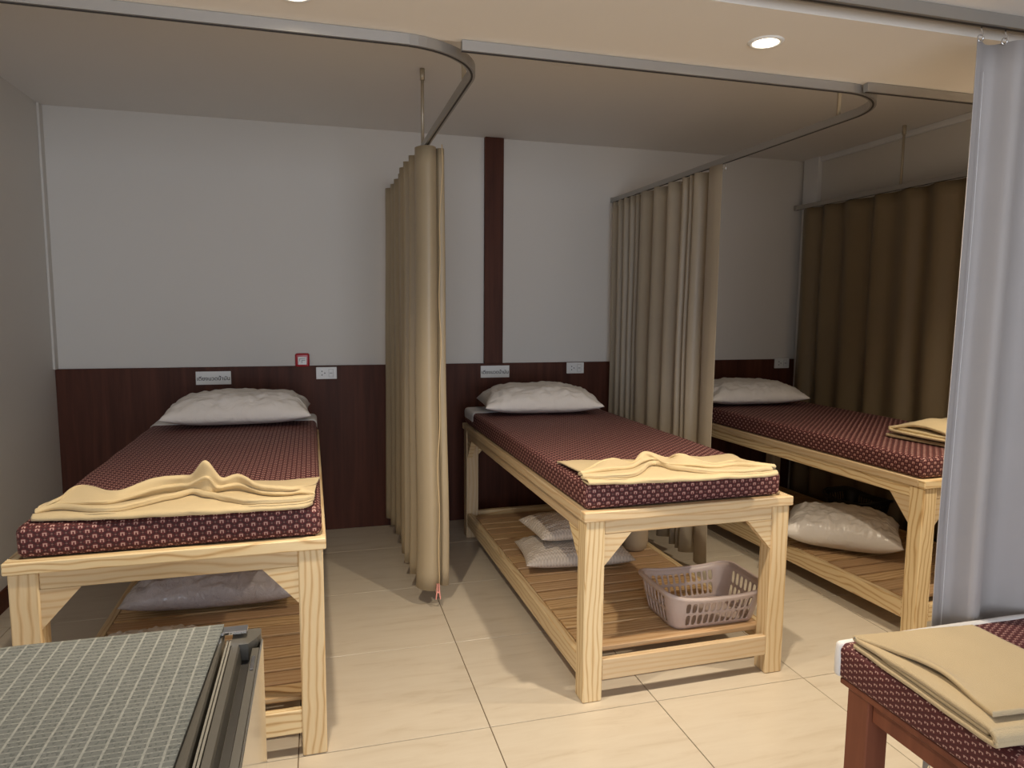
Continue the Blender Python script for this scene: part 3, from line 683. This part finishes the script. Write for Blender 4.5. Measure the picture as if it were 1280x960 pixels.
# ------------------------------------------------------------------ laundry baskets
def basket_parts(t, mat, LX=0.35, LY=0.235, H=0.125, flare=0.032):
    def outline(k):          # k 0 base .. 1 rim ; boundary list
        hx, hy, r = LX/2 + flare*k, LY/2 + flare*k, 0.04 + 0.02*k
        pts = []
        nx_, ny_ = 10, 6
        def side(p0, p1, n, hole):
            for i in range(n): pts.append((p0[0] + (p1[0]-p0[0])*i/n, p0[1] + (p1[1]-p0[1])*i/n, hole if 0 < i < n-1 or hole == 2 else 0))
        def arc(cx, cy, a0):
            for i in range(4):
                a = a0 + PI/2*i/4; pts.append((cx + r*math.cos(a), cy + r*math.sin(a), 0))
        side((-hx + r, -hy), (hx - r, -hy), 11, 2); arc(hx - r, -hy + r, -PI/2)
        side((hx, -hy + r), (hx, hy - r), 6, 2); arc(hx - r, hy - r, 0)
        side((hx - r, hy), (-hx + r, hy), 11, 2); arc(-hx + r, hy - r, PI/2)
        side((-hx, hy - r), (-hx, -hy + r), 6, 2); arc(-hx + r, -hy + r, PI)
        return pts
    def top(p):              # the rim rises at both short ends
        return H + 0.022*(abs(p[0])/(LX/2 + flare))**3
    base, rim = outline(0), outline(1); n = len(base)
    def P(i, h, s=0.0):
        i0 = i % n; i1 = (i + 1) % n
        k = h
        b = [base[i0][a]*(1-s) + base[i1][a]*s for a in (0, 1)]; r_ = [rim[i0][a]*(1-s) + rim[i1][a]*s for a in (0, 1)]
        k2 = k**0.8
        x, y = b[0]*(1-k2) + r_[0]*k2, b[1]*(1-k2) + r_[1]*k2
        return Vector((x, y, top((x, y))*h))
    bm = bmesh.new()
    rows = [(0, 0.10, False), (0.10, 0.475, True), (0.475, 0.51, False), (0.51, 0.85, True), (0.85, 1.0, False)]
    for i in range(n):
        for h0, h1, slot in rows:
            if slot and base[i][2]:
                outer = [(0, .5), (0, 0), (.5, 0), (1, 0), (1, .5), (1, 1), (.5, 1), (0, 1)]
                inner = []
                for (a, b) in outer:
                    dx, dy = a - .5, b - .5; l = math.hypot(dx, dy); f = 0.40 if l < .6 else 0.33/0.7071*1.08
                    dx, dy = (dx/l*0.37, dy/l*0.47) if l < .6 else (math.copysign(0.30, dx), math.copysign(0.39, dy))
                    inner.append((.5 + dx + 0.16*dy, .5 + dy))
                O_ = [bm.verts.new(P(i, h0 + (h1-h0)*b, a)) for a, b in outer]
                I_ = [bm.verts.new(P(i, h0 + (h1-h0)*b, a)) for a, b in inner]
                for k in range(8):
                    bm.faces.new((O_[k], O_[(k+1) % 8], I_[(k+1) % 8], I_[k]))
            else:
                bm.faces.new([bm.verts.new(P(i, h0)), bm.verts.new(P(i, h0, 1.0)), bm.verts.new(P(i, h1, 1.0)), bm.verts.new(P(i, h1))])
    bmesh.ops.remove_doubles(bm, verts=bm.verts[:], dist=2e-4)
    bmesh.ops.recalc_face_normals(bm, faces=bm.faces[:])
    o = obj('wall', bm, mat, t, True); thick(o, 0.003, 0.0)
    bm = bmesh.new()
    vs = [bm.verts.new((p[0], p[1], 0.001)) for p in base]; bm.faces.new(vs)
    thick(obj('base', bm, mat, t), 0.003, 1.0)
    bm = bmesh.new(); rowsr = []
    for i in range(n):
        p = Vector((rim[i][0], rim[i][1], 0)); z = top(p); d = Vector((rim[i][0]/(LX/2+flare), rim[i][1]/(LY/2+flare), 0))
        d.normalize()
        rowsr.append([p + d*a + Vector((0, 0, z + b)) for a, b in ((-0.002, -0.004), (-0.001, 0.004), (0.006, 0.007), (0.013, 0.003), (0.015, -0.008), (0.012, -0.009), (0.009, -0.001), (0.003, -0.002))])
    grid_faces(bm, rowsr + [rowsr[0]], closed=True)
    bmesh.ops.remove_doubles(bm, verts=bm.verts[:], dist=1e-5)
    obj('rim', bm, mat, t, True)
bk = thing('laundry_basket', 'mauve plastic laundry basket with slotted sides under the middle bed', 'basket', (0.935, 0.300, ZS + 0.0005), math.radians(0))
basket_parts(bk, M['mauve'])
bk2 = thing('laundry_basket', 'dark slotted basket under the right bed behind the bagged pillow', 'basket', (2.49, 1.20, ZS + 0.0005), math.radians(93))
basket_parts(bk2, M['black'], 0.26, 0.17, 0.12)

# ------------------------------------------------------------------ curtain tracks
def sweep(bm, path, w, h, z):
    rings = []
    for i, p in enumerate(path):
        a, b = path[max(i-1, 0)], path[min(i+1, len(path)-1)]
        d = Vector((b[0]-a[0], b[1]-a[1], 0)).normalized(); nrm = Vector((-d.y, d.x, 0))
        c = Vector((p[0], p[1], z))
        rings.append([bm.verts.new(c + nrm*x + Vector((0, 0, y))) for x, y in ((-w/2, 0), (w/2, 0), (w/2, h), (-w/2, h))])
    for A, B in zip(rings, rings[1:]):
        for k in range(4): bm.faces.new((A[k], B[k], B[(k+1) % 4], A[(k+1) % 4]))
    bm.faces.new(rings[0]); bm.faces.new(rings[-1][::-1])
    bmesh.ops.recalc_face_normals(bm, faces=bm.faces[:])
ZT = 2.050
def track(label, xstart, xturn, yend, rods, R=0.24, yfront=-0.147, h=0.027):
    t = thing('curtain_track', label, 'curtain track', (xturn, yend, ZT))
    L = lambda x, y: (x - xturn, y - yend)
    path = [L(xstart, yfront)]
    n = 16
    for i in range(n+1):
        a = -PI/2 + PI/2*i/n
        path.append(L(xturn - R + R*math.cos(a), yfront + R + R*math.sin(a)))
    path.append(L(xturn, yend))
    bm = bmesh.new(); sweep(bm, path, 0.020, h, 0); obj('rail', bm, M['alu'], t)
    bm = bmesh.new(); sweep(bm, path, 0.006, 0.002, -0.0015); obj('slot', bm, M['slot'], t)
    for (x, y) in rods:
        bm = bmesh.new(); px, py = L(x, y)
        cyl(bm, (px, py, h), (px, py, ZREC - ZT), 0.0075, 10); cyl(bm, (px, py, ZREC - ZT - 0.05), (px, py, ZREC - ZT - 0.002), 0.011, 12)
        obj('hanger_rod', bm, M['rod'], t, True)
    bm = bmesh.new(); box(bm, -0.014, 0.014, -0.006, 0.012, -0.003, h + 0.004, bev=0.001); obj('end_bracket', bm, M['alu'], t)
    return t
track('grey curved curtain track above the left bay, with one hanger rod in view', XL + 0.01, -0.05, YB - 0.02, [(-0.05, 1.10), (-0.05, 0.19)])
track('grey curved curtain track above the middle bed', -0.125, 1.356, YB - 0.02, [(1.356, 0.17)])
track('grey curtain track above the right bed along the right wall', 1.17, 2.70, YB - 0.09, [(2.70, 1.25)], yfront=-0.169)
# straight track in the front room
t = thing('curtain_track', 'straight grey curtain track at the top right corner carrying the grey curtain', 'curtain track', (2.8, -0.620, 2.078))
bm = bmesh.new(); box(bm, -3.6, 0.0, -0.013, 0.013, 0, 0.0298, bev=0.001); obj('rail', bm, M['alu'], t)
bm = bmesh.new(); box(bm, -3.6, 0.0, -0.004, 0.004, -0.0012, 0.001, bev=0); obj('slot', bm, M['slot'], t)

# ------------------------------------------------------------------ curtains
def curtain(name, label, knots, z0, z1, mat, seed, flare=0.25, along='y', sag=0.0, n=260, nz=26, sway=0.0):
    t = thing(name, label, 'curtain', (0, 0, 0))
    S = spline([list(k) for k in knots], n)
    cx = sum(p[1] for p in S)/n
    rows = []
    for j in range(nz+1):
        h = 1 - j/nz; z = z0 + (z1 - z0)*(1 - h)           # bottom to top
        row = []
        for i, (a, off) in enumerate(S):
            k = 1 + flare*h
            o_ = cx + (off - cx)*k + 0.006*noise.noise(Vector((a*5 + seed, z*1.3, 0))) + 0.010*h*noise.noise(Vector((a*2.2 + seed, z*0.9, 4)))
            aa = a + 0.008*h*noise.noise(Vector((a*4, z*1.5, seed))) + sway*h
            zz = z - (sag*abs(math.sin(i*0.12)) if j == nz else 0) + (0.006*noise.noise(Vector((a*8, seed, 1))) if j == 0 else 0)
            row.append(Vector((o_, aa, zz)) if along == 'y' else Vector((aa, o_, zz)))
        rows.append(row)
    loc = rows[0][0].copy(); loc.z = 0
    t.location = loc
    bm = bmesh.new(); grid_faces(bm, [[p - loc for p in r] for r in rows])
    o = obj('fabric', bm, mat, t, True); thick(o, 0.0016, 0.0)
    return t, S, loc
def hooks(t, loc, pts, ztop, R=0.007):
    for (x, y) in pts:
        bm = bmesh.new(); c = Vector((x, y, ztop)) - loc
        torus(bm, c + Vector((0, 0, -0.018)), (0.2, 1, 0), R, 0.0018)
        tube(bm, [c + Vector(q) for q in ((0.0, -0.002, -0.025), (0.004, -0.004, -0.018), (0.003, -0.003, -0.006), (0, 0, 0.004), (0, 0, 0.010))], 0.0018, 6)
        obj('hook', bm, M['chrome'], t, True)
KA = [(1.06, 0.000), (1.03, 0.024), (0.99, 0.026), (0.985, 0.004), (1.0, -0.008), (0.965, -0.014), (0.942, -0.045), (0.965, -0.080), (1.02, -0.094), (1.07, -0.03), (1.11, 0.01), (1.15, -0.05), (1.17, -0.100), (1.20, -0.085), (1.24, -0.01), (1.29, -0.05), (1.31, -0.108), (1.34, -0.09),
      (1.39, -0.02), (1.47, -0.11), (1.55, -0.01), (1.63, -0.10), (1.71, -0.02), (1.79, -0.105), (1.87, -0.01), (1.95, -0.11), (2.02, -0.03), (2.09, -0.12), (2.15, -0.10)]
ca, SA, LA = curtain('curtain', 'gathered gold beige curtain between the left and middle beds', KA, 0.085, ZT - 0.006, M['curtain'], 1.0, 0.2)
hooks(ca, LA, [(-0.05, y) for y in (0.96, 1.08, 1.22, 1.4, 1.6, 1.8, 2.0)], ZT - 0.012)
KB = [(0.885, 1.325), (0.93, 1.312), (0.99, 1.318), (1.03, 1.372), (1.075, 1.39), (1.105, 1.33), (1.135, 1.318), (1.16, 1.372), (1.185, 1.322), (1.215, 1.378), (1.245, 1.32), (1.285, 1.345), (1.33, 1.392),
      (1.40, 1.318), (1.47, 1.385), (1.56, 1.316), (1.63, 1.37), (1.71, 1.318), (1.755, 1.34), (1.785, 1.41), (1.815, 1.33), (1.85, 1.39), (1.885, 1.325), (1.92, 1.385), (1.96, 1.32), (2.0, 1.385), (2.04, 1.32), (2.09, 1.38), (2.14, 1.325), (2.17, 1.36)]
cb, SB, LB = curtain('curtain', 'taupe curtain drawn between the middle and right beds', KB, 0.085, ZT - 0.010, M['curtain_b'], 5.0, 0.22, n=340)
hooks(cb, LB, [(1.345, y) for y in (0.90, 1.00, 1.12, 1.3, 1.42, 1.56, 1.72, 1.9, 2.1)], ZT - 0.012)
KC = []
y = -0.05; k = 0
while y < 2.13:
    KC.append((y, 2.70 + (0.028 if k % 2 else -0.028)*random.uniform(0.5, 1.1))); y += random.uniform(0.07, 0.13); k += 1
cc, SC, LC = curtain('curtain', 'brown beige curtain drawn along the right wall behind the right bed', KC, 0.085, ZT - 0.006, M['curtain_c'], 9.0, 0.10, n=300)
KD = [(1.10, -0.620), (1.13, -0.606), (1.155, -0.594), (1.18, -0.600), (1.205, -0.640), (1.235, -0.640), (1.29, -0.600), (1.34, -0.590), (1.39, -0.626), (1.425, -0.646), (1.47, -0.630), (1.53, -0.592), (1.60, -0.60), (1.66, -0.642), (1.72, -0.63), (1.80, -0.592), (1.9, -0.60), (1.98, -0.642), (2.08, -0.61), (2.2, -0.60)]
cd, SD, LD = curtain('curtain', 'grey curtain hanging from the ceiling track at the right edge', KD, 0.06, 2.045, M['curtain_d'], 13.0, 0.08, along='x', n=260)
hooks(cd, LD, [(1.112, -0.619), (1.19, -0.619), (1.33, -0.619), (1.48, -0.619), (1.63, -0.619)], 2.066, 0.008)
# stitched side hem of the grey curtain
bm = bmesh.new(); tube(bm, [Vector((1.134 + 0.003*math.sin(z*5), -0.6155, z)) - LD for z in [0.07 + 0.1*i for i in range(20)]], 0.0011, 5)
obj('hem_stitch', bm, M['sheet'], cd, True)

# cord with a pink peg at the curtain edge
t = thing('pull_cord', 'thin beige cord hanging down the front edge of the gold curtain', 'cord', (0.004, 0.935, 0.0))
bm = bmesh.new(); tube(bm, [Vector((0.004*math.sin(z*7) + 0.003*math.sin(z*17), 0.003*math.cos(z*5), z)) + Vector((-0.02*(1 - z/2.05), 0, 0)) for z in [0.10 + (ZT - 0.102)*i/40 for i in range(41)]], 0.0022, 6)
obj('string', bm, M['cord'], t, True)
t = thing('clothes_peg', 'small pink clothes peg clipped to the end of the hanging cord', 'peg', (-0.016, 0.935, 0.045))
for s in (-1, 1):
    bm = bmesh.new(); prism(bm, [(s*0.002, 0.072), (s*0.006, 0.072), (s*0.0075, 0.045), (s*0.012, 0.0), (s*0.008, 0.0), (s*0.0025, 0.040)], 1, -0.005, 0.005)
    obj('jaw', bm, M['pink'], t)
bm = bmesh.new(); box(bm, -0.006, 0.006, -0.0055, 0.0055, 0.030, 0.036, bev=0.001); obj('spring', bm, M['pink'], t)

# ------------------------------------------------------------------ fridge in the left foreground
FX0, FX1, FY0, FY1, FZ = -1.13, -0.664, -1.42, -0.925, 0.842
fr = thing('fridge', 'small grey fridge with a glossy door in the left foreground', 'fridge', (-0.9, -1.17, 0))
ox, oy = 0.9, 1.17
bm = bmesh.new(); box(bm, FX0 + ox, FX1 + ox - 0.004, FY0 + oy, FY1 + oy, 0.02, FZ, bev=0.006, seg=2); obj('body', bm, M['fridge_grey'], fr)
for sx in (FX0 + 0.05, FX1 - 0.06):
    for sy in (FY0 + 0.05, FY1 - 0.05):
        bm = bmesh.new(); cyl(bm, (sx + ox, sy + oy, 0), (sx + ox, sy + oy, 0.025), 0.018, 12); obj('foot', bm, M['black'], fr)
dx = -0.6635 + ox
prof = [(dx + 0.008, 0.04), (dx + 0.008, 0.834), (dx + 0.010, 0.838), (dx + 0.020, 0.838), (dx + 0.022, 0.834), (dx + 0.024, 0.812), (dx + 0.036, 0.808), (dx + 0.038, 0.824), (dx + 0.040, 0.830), (dx + 0.050, 0.830), (dx + 0.050, 0.04)]
bm = bmesh.new(); prism(bm, prof, 1, FY0 + oy, FY1 + oy - 0.045); door = obj('door', bm, M['fridge_grey'], fr)
bm = bmesh.new(); prism(bm, [(-0.045, dx + 0.008), (-0.045, dx + 0.034), (-0.025, dx + 0.046), (-0.012, dx + 0.050), (0.004, dx + 0.050), (0.008, dx + 0.046), (0.008, dx + 0.008)][::-1], 2, 0.04, 0.838)
for v in bm.verts: v.co = Vector((v.co.y, v.co.x + FY1 + oy, v.co.z))
bmesh.ops.recalc_face_normals(bm, faces=bm.faces[:]); obj('door_end_cap', bm, M['fridge_grey'], door)
bm = bmesh.new(); box(bm, dx + 0.0245, dx + 0.0365, FY0 + oy, FY1 + oy - 0.046, 0.8085, 0.812, bev=0); obj('handle_groove', bm, M['fridge_dark'], door)
bm = bmesh.new(); box(bm, dx + 0.0502, dx + 0.0535, FY0 + oy, FY1 + oy - 0.012, 0.04, 0.8285, bev=0.0008); obj('front_panel', bm, M['fridge_front'], door)
bm = bmesh.new(); box(bm, dx + 0.042, dx + 0.047, FY1 + oy - 0.115, FY1 + oy - 0.075, 0.8305, 0.8325, bev=0.0006); obj('latch', bm, M['chrome'], door)
bm = bmesh.new()
box(bm, dx + 0.0002, dx + 0.003, FY0 + oy, FY1 + oy - 0.02, 0.05, 0.836, bev=0); box(bm, dx + 0.0045, dx + 0.0075, FY0 + oy, FY1 + oy - 0.02, 0.05, 0.836, bev=0)
obj('seal', bm, M['seal'], fr)
bm = bmesh.new(); box(bm, dx - 0.02, dx + 0.03, FY1 + oy - 0.018, FY1 + oy + 0.004, FZ + 0.0005, FZ + 0.006, bev=0.001); obj('hinge', bm, M['chrome'], fr)
# checked cloth lying on it
bm = bmesh.new(); nx, ny = 60, 60
rows, uvs = [], []
for j in range(ny+1):
    r_, u_ = [], []
    for i in range(nx+1):
        x = FX0 - 0.012 + (FX1 + 0.0 - FX0 + 0.012)*i/nx; y = FY0 - 0.01 + (FY1 + 0.006 - FY0 + 0.01)*j/ny
        z = FZ + 0.0085 + 0.0012*noise.noise(Vector((x*14, y*14, 2))) 
        if i == 0 or j == 0: z -= 0.006
        r_.append((x - i/nx*(0.006 + 0.014*(1 - j/ny)), y, z)); u_.append((x + 0.02*y, y))
    rows.append(r_); uvs.append(u_)
grid_faces(bm, rows, uvs)
cl = obj('table_cloth', bm, M['check'], None, True); thick(cl, 0.003, 0.0)
tag(cl, 'grey checked cloth laid over the top of the fridge', 'cloth')

# ------------------------------------------------------------------ dark red bench bed in the right foreground
mx0, mx1, my0, my1 = 0.742, 1.50, -2.50, -0.668
mb = thing('massage_bench', 'low reddish wooden massage bench in the lower right corner', 'bench', (mx0, my1, 0))
P = lambda n_, a, grain: obj(n_, (lambda bm: (box(bm, *a, grain=grain, bev=0.003), bm)[1])(bmesh.new()), M['redwood'], mb)
W_, L_ = mx1 - mx0, my1 - my0
P('bench_top', (0.008, W_ - 0.008, -L_ + 0.01, -0.012, 0.418, 0.434), 1)
for lx in (0.018, W_ - 0.083):
    for ly in (-0.10, -L_ + 0.03):
        P('leg', (lx, lx + 0.065, ly, ly + 0.07, 0, 0.418), 2)
P('side_rail', (0.03, 0.055, -L_ + 0.10, -0.10, 0.36, 0.418), 1); P('side_rail', (W_ - 0.055, W_ - 0.03, -L_ + 0.10, -0.10, 0.36, 0.418), 1)
P('end_rail', (0.083, W_ - 0.083, -0.06, -0.035, 0.36, 0.418), 0)
mm = thing('mattress', 'maroon mattress with hooked squares and white end trim in the lower right corner', 'mattress', (mx0, my1, 0.435))
bm = bmesh.new(); rounded_box(bm, 0, W_, -L_, 0, 0, 0.09, 0.016, 0.04, 0.002, 21.0); obj('cover', bm, M['thai_wide'], mm, True)
bm = bmesh.new(); rounded_box(bm, -0.003, W_ + 0.003, -0.022, 0.004, 0.0, 0.0935, 0.012, 0.03, 0.0025, 25.0)
o = obj('end_trim', bm, M['sheet'], mm, True); o['label'] = 'white fabric trim over the far end'
# folded towel: layers folded at the near edge, the top flap lifting along its left edge
prof = [(0.40, 0.007), (0.2, 0.006), (0.01, 0.007), (-0.008, 0.016), (0.0, 0.028), (0.03, 0.0335), (0.2, 0.034), (0.38, 0.035), (0.395, 0.040), (0.38, 0.046), (0.2, 0.046), (0.07, 0.047), (0.022, 0.052)]
prof_in = [(0.392, 0.019), (0.2, 0.0185), (0.03, 0.0185)]
ctrl = []
XS = (0.0, 0.02, 0.06, 0.13, 0.23, 0.34)
for i, x in enumerate(XS):
    col = []
    for j, (yy, zz) in enumerate(prof):
        e = (1.0, 0.75, 0.35, 0.08, 0, 0)[i]
        w = math.sin(PI*max(0, min(1, (yy - 0.05)/0.22)))**2
        w2 = math.sin(PI*max(0, min(1, (yy - 0.14)/0.22)))**2
        lift = e*0.026*w if j >= 9 else (e*0.012*w2 if 5 <= j <= 7 else 0)
        dxx = (0.035*e*(0.4 + math.sin(yy*9)) if j >= 9 else 0)
        col.append((x + (dxx if i < 3 else 0), yy, (zz + lift)*(1 - 0.95*max(0.0, yy))))
    ctrl.append(col)
tm = sheet_from_grid('towel', ctrl, M['towel2'], 60, 130, 0.0105, 17.0, 0.0012)
tm.location = (0.718, -1.115, 0.435 + 0.0945); tm.rotation_euler.z = math.radians(-5)
tag(tm, 'neatly folded tan towel on the mattress in the lower right corner', 'towel')
bm = bmesh.new()
for i in range(1):
    rounded_box(bm, 0.004, 0.335, 0.012, 0.31, 0.0125, 0.0235, 0.006, 0.03, 0.0015, 31.0)
ob = obj('inner_fold', bm, M['towel2'], tm, True)

# ------------------------------------------------------------------ things on the back wall
YP = YB - 0.022
def text(body, size, mat, parent, loc, name='lettering', ext=0.0006):
    cu = bpy.data.curves.new(name, 'FONT'); cu.body = body; cu.size = size; cu.align_x = 'CENTER'; cu.align_y = 'CENTER'; cu.extrude = ext; cu.offset = 0.0004
    tmp = bpy.data.objects.new(name, cu); COL.objects.link(tmp)
    dg = bpy.context.evaluated_depsgraph_get(); dg.update()
    me = bpy.data.meshes.new_from_object(tmp.evaluated_get(dg))
    bpy.data.objects.remove(tmp); bpy.data.curves.remove(cu)
    me.materials.clear(); me.materials.append(mat)
    o = link(bpy.data.objects.new(name, me), parent); o.location = loc; o.rotation_euler = (PI/2, 0, 0)
    return o
def sign(label, x, z, w=0.188, h=0.076):
    t = thing('sign', label, 'sign', (x, YP, z))
    bm = bmesh.new(); box(bm, -w/2, w/2, -0.004, 0, -h/2, h/2, bev=0.0008); obj('plate', bm, M['white_plastic'], t)
    o = text('เตียงนวดน้ำมัน', 0.040, M['ink'], t, (0, -0.0046, -0.004))
    k = (w*0.93)/max(o.dimensions.x, 1e-3); o.scale = (k, k, 1)
sign('small white sign with dark Thai lettering above the left bed', -1.101, 0.948)
sign('small white sign with dark Thai lettering below the dark wall strip, middle bay', 0.567, 0.957)
def outlet(label, x, z):
    t = thing('wall_outlet', label, 'outlet', (x, YP, z), group='white wall outlets')
    bm = bmesh.new(); box(bm, -0.06, 0.06, -0.009, 0, -0.036, 0.036, bev=0.003, seg=2); obj('plate', bm, M['white_plastic'], t)
    bm = bmesh.new()
    for px, pz in ((-0.026, 0.011), (-0.026, -0.011), (-0.010, 0.0)): cyl(bm, (px, -0.0085, pz), (px, -0.0096, pz), 0.0034, 10)
    obj('socket_holes', bm, M['ink'], t)
    bm = bmesh.new(); box(bm, 0.014, 0.038, -0.0115, -0.0085, -0.022, 0.022, bev=0.001); obj('switch', bm, M['white_plastic'], t)
    bm = bmesh.new()
    for a in ((0.0125, 0.0395, 0.0225, 0.0235), (0.0125, 0.0395, -0.0235, -0.0225), (0.0125, 0.0137, -0.0235, 0.0235), (0.0383, 0.0395, -0.0235, 0.0235), (0.018, 0.034, -0.002, 0.002)):
        box(bm, a[0], a[1], -0.0118 if a[2] == -0.002 else -0.0094, -0.0088, a[2], a[3], bev=0)
    obj('switch_frame', bm, M['greyink'], t)
outlet('white wall outlet with switch right of the left bed, under the red device', -0.473, 0.966)
outlet('white wall outlet above the middle bed, beside the taupe curtain', 1.11, 0.972)
outlet('white wall outlet in the right bay above the right bed', 2.69, 0.982)
t = thing('alarm_button', 'small red square device with white face on the wall above the outlet', 'alarm', (-0.610, YB, 1.044))
bm = bmesh.new(); rounded_box(bm, -0.041, 0.041, -0.026, 0, -0.041, 0.041, 0.012, 0.02); obj('housing', bm, M['red'], t, True)
bm = bmesh.new(); box(bm, -0.024, 0.024, -0.0275, -0.0255, -0.026, 0.020, bev=0.001); fc = obj('face', bm, M['white_plastic'], t); fc['label'] = 'white square face'
bm = bmesh.new()
for a in ((-0.016, -0.013, -0.006, 0.012), (-0.016, 0.016, 0.009, 0.012), (-0.004, 0.016, -0.002, 0.001), (-0.004, -0.001, -0.016, -0.002)):
    box(bm, a[0], a[1], -0.0285, -0.0272, a[2], a[3], bev=0)
obj('mark', bm, M['greyink'], t)
bm = bmesh.new()
torus(bm, (0, 0, -0.0015), (0, 0, 1), 0.075, 0.0022, 36, 6)
r = lathe(bm, [(0.001, -0.002), (0.072, -0.002)], 36)
cf = obj('ceiling_ring', bm, M['ceiling'], None, True); cf.location = (0.519, 0.819, ZREC)
tag(cf, 'faint round fitting flush in the ceiling above the middle bed', 'ceiling fitting')
